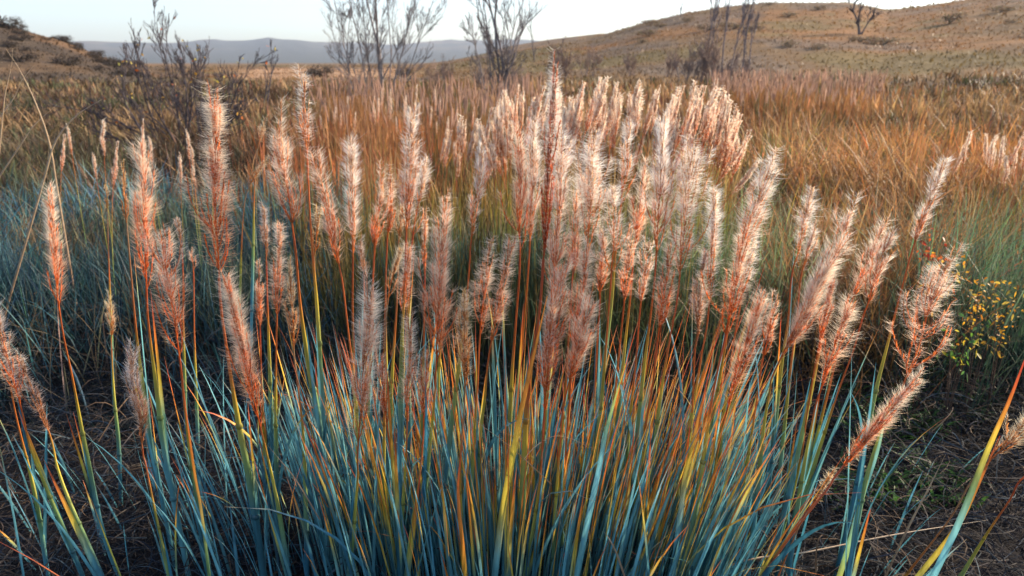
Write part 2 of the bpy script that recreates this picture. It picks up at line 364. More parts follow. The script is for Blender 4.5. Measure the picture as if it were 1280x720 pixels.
# ------------------------------------------------------------------ the plumes
HAIR = {'w': ([.97, .93, .84], [.95, .84, .70]), 'p': ([.97, .86, .70], [.92, .66, .46]), 'r': ([.96, .84, .66], [.90, .54, .30]),
        't': ([.92, .82, .60], [.80, .56, .32]), 'd': ([.78, .70, .64], [.66, .48, .36]), 's': ([.95, .88, .76], [.85, .6, .45]), 'm': ([.94, .82, .67], [.85, .62, .44])}
SEED = {'w': ([.66, .42, .22], [.62, .20, .05]), 'p': ([.68, .32, .14], [.66, .17, .035]), 'r': ([.68, .22, .06], [.68, .14, .02]),
        't': ([.56, .34, .12], [.52, .18, .04]), 'd': ([.42, .25, .14], [.38, .14, .05]), 's': ([.50, .16, .07], [.46, .08, .02]), 'm': ([.60, .36, .18], [.56, .19, .06])}
def plume(axis, hw, style='p', dens=1.0, hairs=9, hair_w=.00034, top_open=.35, pk=None):
    """axis: points base -> tip. returns (seed MB, hair MB)"""
    A = np.asarray(axis); seg = np.linalg.norm(np.diff(A, axis=0), axis=1); S = np.r_[0, np.cumsum(seg)]; L = S[-1]
    wb = rng.normal(0, .0022, 2); wf = rng.uniform(18, 40); wq = rng.random() * 6
    A = A + np.stack([wb[0] * np.sin(S * wf + wq), wb[1] * np.cos(S * wf), S * 0], 1) * sstep(0, L * .3, S)[:, None]
    def ax(s):
        p = np.stack([np.interp(s, S, A[:, k]) for k in range(3)], -1)
        over = np.maximum(s - L, 0)[..., None]; return p + over * norm(A[-1] - A[-3])
    def tg(s): return norm(ax(s + .004) - ax(s - .004))
    sd = MB(); hr = MB()
    h1, h0 = np.array(HAIR[style][0]) * rng.uniform(.93, 1.04), np.array(HAIR[style][1]) * rng.uniform(.88, 1.06); s1, s0 = np.array(SEED[style][0]), np.array(SEED[style][1])
    ts = np.linspace(0, L * .97, 10)
    sd.tube(ax(ts), np.linspace(.0016, .0005, 10), s0 * .8, 5)
    nb = max(6, int(L / .0085 * dens)); hairlen = np.clip(hw * .70, .006, .018)* rng.uniform(.85, 1.3); lift = rng.uniform(-.15, .55); pk = rng.uniform(.12, .5) if pk is None else pk; pw = rng.uniform(.26, .42); w1, w2, wp = 3.2 + 2.5 * rng.random(), 5 + 4 * rng.random(), rng.random() * 6
    s_i = np.sort(rng.random(nb) ** .85) * L * .93
    # little whorls: pull the branch starts together so the outline is knotty
    s_i = s_i + .008 * np.sin(s_i / L * 2 * math.pi * (3 + 2 * rng.random()) + rng.random() * 6)
    if style in 'wp': k_ = s_i > L * .62; s_i[k_] = np.round(s_i[k_] / (L * .105)) * L * .105 + rng.normal(0, .0025, k_.sum())
    s_i = np.clip(s_i, 0, L)
    phi = np.cumsum(2.4 + rng.normal(0, .5, nb))
    SP_, SD_, RO_, SS_ = [], [], [], []
    for i in range(nb):
        f = s_i[i] / L
        lb = min(.085, L * .34) * (1 - .45 * f) * rng.uniform(.7, 1.2)
        env = .30 + .85 * math.exp(-((f - pk) / pw) ** 2) if f > pk else .55 + .60 * math.exp(-((f - pk) / pw) ** 2)
        env *= .86 + .2 * math.sin(w1 * f * 6.28 + wp) + .14 * math.sin(w2 * f * 6.28)
        rb = max(.002, (hw - hairlen * .5) * env * rng.uniform(.35, 1.2))
        if rng.random() < top_open * .45 * (hw > .01): rb *= rng.uniform(1.5, 2.3); lb *= 1.25
        m = max(4, int(lb / .0042)); tau = np.linspace(.08, 1, m) + rng.normal(0, .01, m)
        s = s_i[i] + tau * lb
        T = tg(s); ref = np.array([0, 0, 1.]) if abs(T[0][2]) < .9 else np.array([0, 1., 0])
        b = norm(np.cross(T, ref)); n_ = np.cross(b, T)
        ph = phi[i]; rad = b * math.cos(ph) + n_ * math.sin(ph)
        pos = ax(s) + rad * (rb * (1 - np.exp(-2.6 * tau)))[:, None]
        sd.tube(np.vstack([ax(np.array([s_i[i]])), pos]), np.linspace(.0008, .00035, m + 1), s0 * .8, 3)
        SP_.append(pos); SD_.append(T); RO_.append(rad); SS_.append(np.clip(s / L, 0, 1.05))
    pos = np.concatenate(SP_); T = np.concatenate(SD_); rad = np.concatenate(RO_); ss = np.concatenate(SS_)
    n = len(pos)
    rnd = norm(rng.normal(0, 1, (n, 3)))
    d = norm(T + rad * .28 + rnd * .25); ln = rng.uniform(.007, .0125, n)
    side = norm(np.cross(d, rnd)); t = np.array([0, .45, 1.0])
    cen = pos[:, None] + d[:, None] * (ln[:, None] * t[None])[..., None]
    cols = s0 + (s1 - s0) * sstep(.3, 1.0, ss)[:, None]; cols = cols * rng.uniform(.5, 1.35, (n, 1))
    w = np.stack([np.full(n, .001), rng.uniform(.0020, .0036, n), np.full(n, .0003)], 1) * (1 - .45 * ss[:, None])
    sd.ribbons(cen, w, side, np.repeat(np.clip(cols, 0, 1)[:, None], 3, 1), .25)
    # silky hairs
    if style == 's':
        kp = (ss > .72) | (rng.random(n) < .5); pos, T, rad, ss, d, ln = pos[kp], T[kp], rad[kp], ss[kp], d[kp], ln[kp]
    if style == 's': hairs = max(1, hairs)
    hp = np.repeat(pos, hairs, 0); hT = np.repeat(T, hairs, 0); hR = np.repeat(rad, hairs, 0); hs = np.repeat(ss, hairs); N = len(hp)
    rv = rng.normal(0, 1, (N, 3)); rv = rv - (rv * hT).sum(1, keepdims=True) * hT
    out = norm(hR * .75 + rv * .9)
    up = rng.uniform(.05, .9, N)[:, None]
    d0 = norm(out + hT * (up - .2 + lift)); d1 = norm(out * .9 + hT * (up + lift))
    hl = hairlen * (1 - .1 * np.repeat(ss, hairs)) * rng.uniform(.5, 1.3, N) * np.where(rng.random(N) < .08, 1.5, 1)
    keep = rng.random(N) < (.45 + .55 * sstep(.1, .55, hs + rng.normal(0, .08, N)))
    keep &= rng.random(N) < .42 + .58 * (np.sin(hs * (16 + 14 * w2 / 9) + wp + hR[:, 0] * 1.5) > -.25)
    hp = hp + np.repeat(d, hairs, 0) * (np.repeat(ln, hairs) * rng.uniform(0, .5, N))[:, None]
    c1 = hp + d0 * (hl * .5)[:, None]; c2 = c1 + d1 * (hl * .5)[:, None]
    cen = np.stack([hp, c1, c2], 1); side = norm(np.cross(d0, rng.normal(0, 1, (N, 3))))
    w = np.stack([np.full(N, hair_w), np.full(N, hair_w * .85), np.full(N, hair_w * .25)], 1)
    hc = (h0 + (h1 - h0) * sstep(.15, .85, hs + rng.normal(0, .1, N))[:, None])
    base = hc * .75 + np.array(s0) * .22
    cc = np.stack([base, hc, np.minimum(hc * 1.08, .95)], 1)
    hr.ribbons(cen[keep], w[keep], side[keep], cc[keep])
    return sd, hr

GX = 'tall flowering stems of the foreground tussock'
def grass_stem(tip, base, low, Yd, hw, style, label, red=None, leaves=None, pk=None, foot_dy=None, thick=1.0, dens=1.0, lean_dy=0.0, cat='grass plume', nm='grass_plume'):
    """one flowering stem: foot > stem, leaves, seed head with its hairs"""
    foot_dy = rng.uniform(-.05, .09) if foot_dy is None else foot_dy
    ctrl = [base] + list(low)
    ys = np.array([c[1] for c in ctrl], float); f = (ys - ys[0]) / max(720 - ys[0], 60)
    pts = [P(c[0], c[1], Yd + foot_dy * ff) for c, ff in zip(ctrl, f)]
    last, prev = pts[-1], pts[-2]
    if last[2] > 0:      # carry the stem on down to the soil
        d = norm(last - prev); d[2] = min(d[2], -.7); d = norm(d); k = last[2] / -d[2]
        pts.append(last + d * (k + .01))
    tipP = P(tip[0], tip[1], Yd + lean_dy)
    allp = spline(pts[::-1] + [tipP], 90)
    allp = allp[allp[:, 2] > -.015]
    iB = int(np.argmin(np.linalg.norm(allp - pts[0], axis=1)))
    foot = allp[0].copy(); root = empty(nm, foot)
    tag(root, label, cat, GX)
    st = allp[:iB + 2]; K = len(st); arc = np.r_[0, np.cumsum(np.linalg.norm(np.diff(st, axis=0), axis=1))]; Ls = arc[-1]
    red = rng.uniform(.10, .26) if red is None else red
    dtop = Ls - arc
    b0 = TEAL * rng.uniform(.7, 1.2) + (TEAL2 - TEAL) * rng.random() * .9
    rd = RED * rng.uniform(.8, 1.2) + (ORA - RED) * rng.random() * .35
    rd2 = rd if style != 't' else STRAW * .6
    c = ramp(dtop, [(0, rd2), (red, rd * .6 + ORA * .4), (red + .08, YEL * rng.uniform(.7, 1.1)), (red + .20, GREEN * 1.2), (red + .32, b0)])
    rad = thick * (.0017 + .0036 * sstep(red * .5, red + .28, dtop))
    m = MB(); m.tube(st, rad, c, 7, .7)
    # nodes: slightly swollen joints on the stem
    for q in (.35, .62):
        j = int(q * (K - 1)); m.tube(st[j] + (st[j + 1] - st[j]) * np.linspace(-.5, .5, 4)[:, None], rad[j] * np.array([1.0, 1.35, 1.35, 1.0]), c[j] * .6, 7, .75)
    m.build('stem', M_stem, root, foot)
    nl = int(rng.integers(2, 5)) if leaves is None else leaves
    for q in range(nl):
        j = int(K * rng.uniform(.05, .45)); p0 = st[j]; T = norm(st[min(j + 6, K - 1)] - st[j])
        ang = rng.uniform(0, 6.28); side0 = np.array([math.cos(ang), math.sin(ang) * .8, 0])
        Lf = rng.uniform(.22, .5); t = np.linspace(0, 1, 12)
        sp = rng.uniform(.02, .13); cu = rng.choice([.0, .0, .05, .4]) * rng.random()
        cen = p0 + T * (t * Lf)[:, None] + side0 * ((sp * t + cu * t ** 2.5) * Lf)[:, None] + np.array([0, 0, -1.]) * ((cu * .6 * t ** 3) * Lf)[:, None]
        sd = norm(np.cross(T, side0) + rng.normal(0, .35, 3))
        w = rng.uniform(.006, .0115) * np.clip(1 - t ** 3.2, .05, 1)
        base_c = TEAL * rng.uniform(.7, 1.2) + (TEAL2 - TEAL) * rng.random()
        cl = autumn(t, rng.uniform(.1, .7), base_c) if rng.random() < .5 else base_c[None] * (.85 + .35 * t[:, None])
        m = MB(); m.ribbons(cen[None], w[None], sd[None], np.clip(cl, 0, 1)[None], .2); m.build('leaf', M_leaf, root, foot)
    mpp = Yd / FPX / 1.0
    s_, h_ = plume(allp[iB:], hw * mpp * 1.12, style, dens, pk=pk)
    sh = s_.build('seed_head', M_seed, root, foot); h_.build('silky_hair', M_hair, sh, foot)
    for o in [sh.children[0]]: o.location = (0, 0, 0)
    return root
F = [
 # tip, plume base, stem points downwards, distance, half width px, style, label, options
 ((62,252),(75,393),[(90,470),(104,545),(127,660),(149,722)],1.32,15,'r','rust plume with a frayed white top, standing alone near the left edge',dict(red=.15)),
 ((153,206),(158,276),[(164,345),(172,430),(190,560),(222,722)],1.42,4.5,'t','narrow closed tan spike just left of the tall hazy plume',dict(dens=.8)),
 ((178,190),(183,362),[(186,410),(195,480),(207,570),(236,722)],1.34,20,'r','tall hazy white plume with red core, second large plume from the left',dict(red=.1,thick=1.2)),
 ((203,292),(225,452),[(229,490),(240,580),(262,722)],1.28,20,'r','orange plume with a broad pale fringe, leaning left below the tall hazy one',dict(red=.09,thick=1.2)),
 ((267,133),(274,352),[(284,440),(300,540),(312,600),(330,722)],1.30,23,'r','longest left plume, thick and deep orange at the bottom with a white crown',dict(thick=1.45,red=.19,dens=1.25)),
 ((284,352),(326,536),[(331,556),(346,625),(362,722)],1.24,18,'r','dense orange plume slanting down to the right under the longest left plume',dict(dens=1.3,red=.02)),
 ((165,440),(178,562),[(182,580),(198,660),(212,722)],1.30,12,'d','drab pinkish brown plume hanging low before the dark ground on the left',dict(red=.07)),
 ((137,374),(139,430),[(143,500),(149,570),(154,722)],1.75,8,'t','small tan spikelet cluster between the two left stems',dict(red=.03,leaves=0)),
 ((-6,388),(8,452),[(20,520),(44,620),(60,722)],1.34,14,'d','greyish plume cut by the left edge, highest of three there',dict()),
 ((2,430),(27,513),[(38,560),(60,615),(104,722)],1.26,15,'r','orange plume leaning in from the left edge',dict(red=.05)),
 ((24,448),(61,540),[(72,585),(90,635),(128,722)],1.27,10,'d','silvery white drooping plume beside the orange one at the left edge',dict(red=.0)),
 ((133,236),(134,264),[(136,330),(140,440)],2.3,4,'t','tiny pale spike in the blue grass behind the left stems',dict(leaves=0)),
 ((222,276),(228,322),[(229,400),(232,520)],2.0,5,'d','faint narrow spike behind the two left orange plumes',dict(leaves=0)),
 ((239,314),(242,343),[(243,420),(247,540)],2.0,8,'p','small fluffy tuft behind the leaning orange plume',dict(leaves=0)),
 ((330,256),(333,332),[(335,400),(340,540),(346,722)],1.5,9,'d','thin grey-white plume right of the longest left plume',dict()),
 ((323,332),(325,412),[(327,480),(332,600),(336,722)],1.45,9,'p','small pinkish plume under the thin grey-white one',dict()),
 ((348,160),(368,302),[(371,330),(376,387),(387,464),(401,545),(416,722)],1.34,17,'p','upright white-haired plume with a red vein, left of the tallest slender plume',dict(red=.14,thick=1.3)),
 ((379,98),(384,196),[(387,260),(391,320),(396,380),(400,450),(406,560),(410,722)],1.42,11.5,'w','tallest slender silvery plume on a long bare brown stem',dict(red=.22,leaves=1)),
 ((350,288),(346,402),[(345,460),(345,560),(348,722)],1.40,14,'p','dusty pink plume behind the lower part of the upright white-haired one',dict(red=.12)),
 ((363,338),(367,436),[(372,480),(380,560),(384,722)],1.38,11,'t','hanging tan plume with dark base right of the dusty pink one',dict(leaves=1)),
 ((397,204),(424,332),[(429,360),(436,420),(443,480),(446,560),(440,722)],1.36,15,'p','pale pink plume bending right, with a loose star tuft on top',dict(red=.2)),
 ((398,262),(393,318),[(396,380),(402,520),(420,722)],1.5,10,'t','short tan plume tucked beside the pale pink bending one',dict()),
 ((440,188),(441,322),[(441,400),(445,520),(452,722)],1.40,13,'w','round-shouldered whitish plume with pink heart, left of centre',dict(red=.15)),
 ((452,300),(455,352),[(456,420),(462,560),(468,722)],1.55,8,'d','small shaded grey plume below the round-shouldered one',dict()),
 ((477,224),(468,318),[(465,400),(462,520),(466,722)],1.45,10,'p','left one of a twin pair of blunt pink plumes',dict()),
 ((489,221),(484,302),[(482,380),(484,520),(490,722)],1.48,9,'p','right one of a twin pair of blunt pink plumes',dict()),
 ((516,147),(508,290),[(506,350),(502,440),(500,560),(498,722)],1.36,16,'w','bright white knotted plume standing high left of centre',dict(red=.12,dens=1.2)),
 ((531,212),(516,296),[(511,360),(510,440),(512,560),(512,722)],1.42,11,'w','white side plume joined low to the bright knotted one',dict()),
 ((500,262),(498,312),[(496,380),(488,520),(486,722)],1.5,9,'t','short tan plume left of the bright knotted one',dict()),
 ((558,243),(557,300),[(556,360),(548,480),(540,722)],1.55,9,'p','small pinkish plume with a loose tuft behind the big centre-left plume',dict()),
 ((530,272),(531,345),[(530,420),(528,540),(525,722)],1.5,7,'p','slim pale plume between the knotted and the big pink plume',dict()),
 ((602,190),(589,300),[(587,330),(582,385),(572,470),(560,570),(545,722)],1.40,10,'w','lone slender bright plume on a dark red stem, left of the main mass',dict(red=.18)),
 ((552,286),(545,458),[(543,500),(535,580),(520,722)],1.28,21,'r','broad bushy salmon plume left of centre with a bristly tip',dict(dens=1.3,red=.04)),
 ((500,312),(484,382),[(482,440),(480,560),(478,722)],1.42,10,'t','curved tan plume leaning right, left of the bushy salmon one',dict()),
 ((511,306),(503,402),[(502,450),(500,560),(500,722)],1.36,13,'p','blond plume with ragged edge behind the low salmon plumes',dict(red=.02)),
 ((462,374),(448,552),[(447,600),(442,660),(436,722)],1.22,19,'p','wide rosy plume in the lower left centre, lowest of the big ones',dict(dens=1.25,red=.06)),
 ((476,455),(486,548),[(492,590),(497,640),(500,722)],1.24,10,'r','short orange side plume at the foot of the wide rosy one',dict(red=.03)),
 ((512,408),(509,530),[(507,580),(503,640),(498,722)],1.26,12,'p','bristly pink plume left below the bushy salmon one',dict(red=.05)),
 ((533,442),(529,545),[(524,600),(515,660),(508,722)],1.25,10,'r','red-orange plume under the bushy salmon one',dict(red=.05)),
 ((580,372),(581,492),[(578,540),(575,600),(580,722)],1.27,14,'t','golden plume with bristly shoulders on a bright scarlet stem',dict(red=.16,thick=1.1)),
 ((610,316),(600,420),[(597,480),(592,560),(585,722)],1.34,14,'p','spreading pink plume left of the orange stem bundle',dict()),
 ((636,318),(612,440),[(606,500),(600,560),(596,722)],1.32,15,'p','second spreading pink plume, its tip touching the orange stem bundle',dict(red=.05)),
 ((650,182),(650,322),[(645,400),(640,470),(636,560),(630,722)],1.40,14,'r','white-edged red plume on the left side of the tall central mass',dict(red=.22,thick=1.2)),
 ((668,162),(662,312),[(655,400),(648,480),(642,570),(637,722)],1.44,14,'w','white plume close left of the dark red central spike',dict(red=.22)),
 ((693,97),(679,330),[(673,400),(661,475),(656,560),(650,722)],1.30,11,'s','tallest central spike, dark red and twisted with a white brush tip',dict(red=.28,thick=1.5,dens=1.1)),
 ((703,172),(696,305),[(690,380),(685,460),(680,560),(672,722)],1.42,14,'w','white plume right of the dark red central spike',dict(red=.2)),
 ((741,188),(733,325),[(722,400),(712,480),(702,580),(690,722)],1.40,17,'w','shining white shaggy plume, first right of the central mass',dict(dens=1.25)),
 ((787,163),(776,258),[(769,320),(764,380),(750,500),(730,722)],1.52,11,'w','pale knotted plume reaching up into the blurred plumes behind',dict(red=.1)),
 ((768,243),(764,345),[(760,400),(752,500),(742,600),(735,722)],1.38,14,'w','pale plume with orange vein between two shining white ones',dict()),
 ((828,174),(820,325),[(815,380),(805,460),(795,560),(780,722)],1.38,17,'w','shining white flat-topped plume right of centre',dict(dens=1.2,red=.15)),
 ((806,212),(793,312),[(788,370),(778,460),(765,580),(750,722)],1.46,13,'p','leaning pink plume left of the flat-topped one',dict()),
 ((864,198),(848,362),[(838,420),(828,480),(815,580),(800,722)],1.38,18,'w','long comb-like pale plume with sunlit hairs pointing right',dict(dens=1.25,red=.14)),
 ((720,252),(715,358),[(711,420),(704,520),(694,620),(684,722)],1.34,14,'p','pink plume below the dark central spike, on its right',dict()),
 ((698,268),(690,392),[(686,460),(680,540),(670,640),(664,722)],1.32,14,'p','rosy plume in the middle of the central column',dict()),
 ((733,322),(716,432),[(712,500),(706,580),(700,722)],1.30,15,'r','salmon plume with curly hairs low in the central column',dict()),
 ((704,338),(684,470),[(680,540),(673,620),(668,722)],1.27,15,'r','dense orange-pink plume near the foot of the central column',dict(dens=1.2)),
 ((738,378),(706,500),[(700,560),(694,640),(690,722)],1.26,14,'r','orange plume at the lower right of the central column',dict()),
 ((690,385),(680,520),[(676,590),(668,650),(656,722)],1.25,12,'r','lowest orange plume of the central column with golden bristles',dict(red=.12)),
 ((752,292),(750,372),[(746,440),(740,560),(736,722)],1.42,11,'p','curly pink plume right of the central column',dict()),
 ((788,300),(780,380),[(774,440),(762,560),(748,722)],1.42,12,'p','blush plume in the gap right of the central column',dict()),
 ((812,300),(800,388),[(795,450),(784,560),(770,722)],1.40,12,'w','creamy plume below the flat-topped one',dict()),
 ((838,318),(822,425),[(816,480),(803,560),(785,722)],1.34,15,'r','deep orange plume with pale sides right of centre, on a red stem',dict(red=.2,thick=1.15)),
 ((893,248),(886,385),[(876,450),(862,540),(840,722)],1.40,12,'w','slim frosty plume left of the pair of tall leaning ones',dict(red=.14)),
 ((882,322),(869,434),[(866,500),(860,600),(850,722)],1.36,12,'d','dusky mauve plume below the slim frosty one',dict(red=.16)),
 ((967,198),(926,316),[(915,380),(900,470),(880,580),(856,722)],1.40,15,'w','tall leaning plume right of centre with white rim and side curl',dict(dens=1.2,red=.2)),
 ((930,298),(906,424),[(900,450),(889,505),(872,620),(850,722)],1.30,18,'r','large glowing plume on a bright scarlet stem right of centre',dict(dens=1.25,red=.15,thick=1.3)),
 ((938,310),(922,400),[(914,450),(900,560),(884,722)],1.44,13,'w','pale plume behind the large glowing one',dict()),
 ((972,374),(954,446),[(946,500),(930,600),(905,722)],1.36,9,'p','small pink plume with a hooked tip between the leaning plumes',dict()),
 ((948,384),(908,516),[(900,550),(888,610),(868,722)],1.30,13,'r','ragged orange plume leaning right, low right of centre',dict(red=.1)),
 ((1014,248),(991,338),[(985,400),(972,500),(950,722)],1.52,10,'w','left one of two thin white plumes against the brown meadow',dict()),
 ((1020,282),(1002,342),[(996,400),(984,500),(962,722)],1.6,8,'w','faint second plume close behind the thin white one',dict()),
 ((1064,254),(1046,322),[(1036,380),(1018,470),(990,600),(960,722)],1.38,13,'w','short bright flag-shaped plume above the long leaning pink one',dict(red=.2)),
 ((1048,312),(972,456),[(962,490),(954,540),(946,620),(935,722)],1.28,18,'p','long leaning pink plume in the right group',dict(dens=1.3,red=.03)),
 ((1040,352),(1020,452),[(1010,510),(995,600),(960,722)],1.34,10,'r','brown-red plume hanging inside the right group',dict(red=.22)),
 ((1058,392),(1024,492),[(1015,530),(1002,600),(985,722)],1.28,14,'r','compact orange plume with white right edge, lowest of the right group',dict(red=.05)),
 ((1102,288),(1064,378),[(1050,430),(1030,510),(1000,620),(970,722)],1.40,12,'p','left half of the forked pink-white plume in the right group',dict(red=.22)),
 ((1112,300),(1080,392),[(1066,440),(1044,500),(1012,600),(975,722)],1.36,14,'p','forked pink-white plume on a long red stem, right part',dict(red=.2)),
 ((1178,206),(1142,308),[(1130,350),(1112,420),(1092,500),(1072,600),(1044,722)],1.40,11,'w','highest lone white plume at the right, on a long slanting red stem',dict(red=.16)),
 ((1181,334),(1128,484),[(1108,520),(1080,610),(1060,722)],1.24,29,'p','big furry cream plume at the right with a thin feathery top',dict(dens=1.3,red=.02,pk=.33)),
 ((1142,478),(1050,588),[(1035,610),(1005,648),(950,722)],1.14,13,'r','long orange plume slanting down-left below the big furry one',dict(dens=1.35,red=.3,thick=1.2)),
 ((1040,590),(1008,642),[(1000,655),(985,690),(972,722)],1.24,9,'t','withered tan tuft at the base of the long slanting orange plume',dict(leaves=0)),
 ((1296,512),(1232,582),[(1212,605),(1186,650),(1130,722)],1.22,13,'t','furry golden plume reaching in from the lower right edge',dict(red=.3,leaves=0)),
 ((1300,575),(1274,602),[(1262,625),(1235,665),(1200,722)],1.2,8,'p','tip of a low pale plume at the lower right corner',dict(red=.1,leaves=0)),
 ((331,150),(322,186),[(318,240),(316,330)],2.5,6,'t','blurred tan plume left behind the upright white-haired one',dict(leaves=0)),
 ((334,198),(312,232),[(304,270),(300,360)],2.5,6,'t','short blurred tan plume leaning right behind the longest left one',dict(leaves=0)),
]
for tip, base, low, Yd, hw, style, label, kw in F:
    if 640 < tip[0] < 1120 and style in 'wpr': kw = dict(kw, dens=kw.get('dens', 1.0) * 1.2); hw *= 1.12
    grass_stem(tip, base, low, Yd, hw, style, label, **kw)

# ---- single wide blades and dry stalks that stand out
def lone(name, label, cat, pts, Ys, wpx, stops, group=None, mat=None, tube=False):
    q = [P(p[0], p[1], Ys[0] + (Ys[1] - Ys[0]) * i / (len(pts) - 1)) for i, p in enumerate(pts)]
    if q[0][2] > .02 and tube is not None:
        d = norm(q[0] - q[1]); d[2] = min(d[2], -.5); d = norm(d); q = [q[0] + d * (q[0][2] / -d[2])] + q
    s = spline(q, 26); s = s[s[:, 2] > -.01]; K = len(s); t = np.linspace(0, 1, K); m = MB()
    c = ramp(t, [(a, np.array(b)) for a, b in stops]); w = wpx * Ys[0] / FPX * np.clip(1 - t ** 4, .12, 1)
    if tube: m.tube(s, w * .5, c, 6)
    else:
        m.ribbons(s[None], w[None], np.array([[.85, -.5, 0.1]]), c[None], .22)
    o = m.build(name, mat or M_leaf, None, s[0]); tag(o, label, cat, group); return o
lone('grass_shoot', 'wide blade at the lower right, teal below and scarlet at its tip', 'grass blade', [(1165, 724), (1200, 650), (1235, 562), (1262, 500), (1290, 425)], (1.15, 1.15), 9.5, [(0, TEAL2), (.45, TEAL2), (.62, GREEN), (.72, YEL), (.82, ORA), (.9, RED), (1, RED)])
lone('grass_shoot', 'green-gold blade crossing beside the wide scarlet-tipped one', 'grass blade', [(1145, 724), (1195, 660), (1225, 600), (1250, 545)], (1.18, 1.18), 9, [(0, TEAL), (.3, GREEN), (.5, YEL * .8), (1, RED)])
lone('grass_shoot', 'orange-red blade cutting across the lower left corner', 'grass blade', [(75, 722), (40, 700), (0, 678), (-40, 655)], (1.1, 1.05), 9, [(0, [.45, .2, .12]), (.5, [.6, .2, .08]), (1, RED)])
lone('grass_shoot', 'blue blade rising at the far left under the silvery plume', 'grass blade', [(30, 724), (18, 650), (8, 600), (-4, 540)], (1.25, 1.25), 8, [(0, TEAL * .8), (.7, TEAL2), (1, YEL * .6)])
lone('grass_shoot', 'broad golden blade slanting in the centre foreground', 'grass blade', [(618, 724), (628, 640), (640, 575), (650, 520), (668, 440), (684, 370)], (1.2, 1.2), 11, [(0, TEAL2), (.3, TEAL2), (.45, YEL), (.6, YEL), (.75, ORA), (1, ORA)])
lone('grass_shoot', 'yellow-to-orange blade low in the centre beside the scarlet stem', 'grass blade', [(582, 724), (578, 680), (574, 640), (573, 600), (578, 555)], (1.16, 1.16), 9, [(0, GREEN * 1.4), (.35, YEL), (.6, ORA), (1, RED)])
lone('grass_shoot', 'broad green and gold blade in front of the left blue leaves', 'grass blade', [(262, 724), (252, 640), (243, 590), (232, 510), (228, 470)], (1.22, 1.22), 8, [(0, GREEN), (.4, GREEN * 1.2), (.7, ORA), (1, RED)])
lone('grass_shoot', 'grass blade turning yellow left of the low brown plume', 'grass blade', [(152, 724), (135, 680), (120, 640), (114, 624)], (1.2, 1.2), 7, [(0, TEAL2), (.4, GREEN * 1.3), (.8, YEL), (1, ORA)])
lone('grass_shoot', 'wide pale teal blade standing in the right centre foreground', 'grass blade', [(720, 724), (735, 650), (748, 590), (760, 530), (782, 455)], (1.2, 1.22), 10, [(0, TEAL2), (.7, TEAL2 * 1.1), (.85, GREEN * 1.4), (1, YEL)])
lone('grass_shoot', 'pale blue-grey blade with orange top right of the teal one', 'grass blade', [(840, 724), (850, 650), (856, 600), (868, 545), (885, 470)], (1.2, 1.22), 9, [(0, TEAL2), (.5, TEAL2), (.7, YEL), (.85, ORA), (1, RED)])
lone('grass_shoot', 'thick yellow blade leaning right above the dark ground', 'grass blade', [(1048, 724), (1062, 680), (1078, 620), (1098, 560), (1110, 500)], (1.22, 1.22), 8, [(0, YEL), (.2, YEL), (.4, GREEN * 1.3), (.7, TEAL2), (1, GREEN * 1.4)])
DRY = [(0, [.26, .16, .10]), (1, [.5, .36, .22])]
GD = 'dry bent stalks'
for lab, pts, Ys, w in [
    ('long pale stalk lying almost level over the dark ground at lower right', [(900, 712), (1010, 690), (1120, 668), (1235, 650)], (1.3, 1.5), 3),
    ('straight tan stalk standing in the dark ground at lower right', [(1105, 724), (1135, 660), (1160, 612), (1182, 568)], (1.35, 1.35), 3.5),
    ('bent pale stalk crossing the centre stems below the pink plumes', [(690, 606), (640, 560), (600, 530), (584, 512)], (1.2, 1.22), 3),
    ('curled whitish stalk at the bottom right of centre', [(782, 724), (770, 690), (758, 668), (752, 664)], (1.15, 1.15), 4),
    ('pale split stalk sloping through the left centre leaves', [(400, 650), (370, 600), (350, 575), (334, 556)], (1.2, 1.22), 4),
    ('reddish fine stalk arching across the plume feet in the centre', [(745, 562), (700, 545), (672, 556), (650, 580)], (1.25, 1.25), 2.5)]:
    lone('dry_stalk', lab, 'dry stalk', pts, Ys, w, DRY, GD, M_stem, True if Ys[0] > 1.26 else None)
for lab, pts, Ys, w in [
    ('tall thin twig leaning left, crossing others at the upper left edge', [(72, 240), (62, 180), (45, 130), (25, 88), (8, 62)], (3.0, 2.9), 3.2),
    ('long arching straw stalk bowing to the right in the upper left', [(52, 235), (68, 180), (95, 145), (128, 124)], (2.8, 2.8), 3.2),
    ('straw stalk rising from the left edge to a ragged seed head', [(-30, 175), (-4, 150), (18, 122), (30, 95), (42, 82)], (2.8, 2.8), 3.5),
    ('short straw stalk slanting across the arching one', [(20, 190), (40, 160), (55, 145), (72, 130)], (3.0, 3.0), 2.6),
    ('steep straw stalk at the far upper left', [(2, 160), (6, 120), (14, 85), (16, 60)], (2.7, 2.7), 2.6)]:
    lone('dry_stalk', lab, 'dry stalk', pts, Ys, w, DRY, GD, M_stem, True)

# ------------------------------------------------------------------ plumes farther back (copies of a few models)
def far_proto(Lp, hw, hairs, hair_w, style, bend, Hs, dens=.7):
    """local coordinates, foot at the origin, upright, bending towards +x"""
    z = np.linspace(0, Hs, 12); x = bend * (z / Hs) ** 2.2 * Hs
    st = np.stack([x, z * 0, z], 1)
    z2 = np.linspace(Hs, Hs + Lp, 14); x2 = bend * (z2 / Hs) ** 2.2 * Hs; axis = np.stack([x2, z2 * 0, z2 - .15 * bend * (z2 - Hs)], 1)
    m = MB(); t = z / Hs
    m.tube(st, .0022 - .0008 * t, ramp(t, [(0, TEAL * .8), (.45, GREEN), (.7, YEL * .8), (.9, ORA * .8), (1, RED)]), 4)
    s_, h_ = plume(axis, hw, style, dens, hairs, hair_w, pk=.3, top_open=.1)
    return m.mesh('stem', M_stem), s_.mesh('seed_head', M_seed), h_.mesh('silky_hair', M_hair)
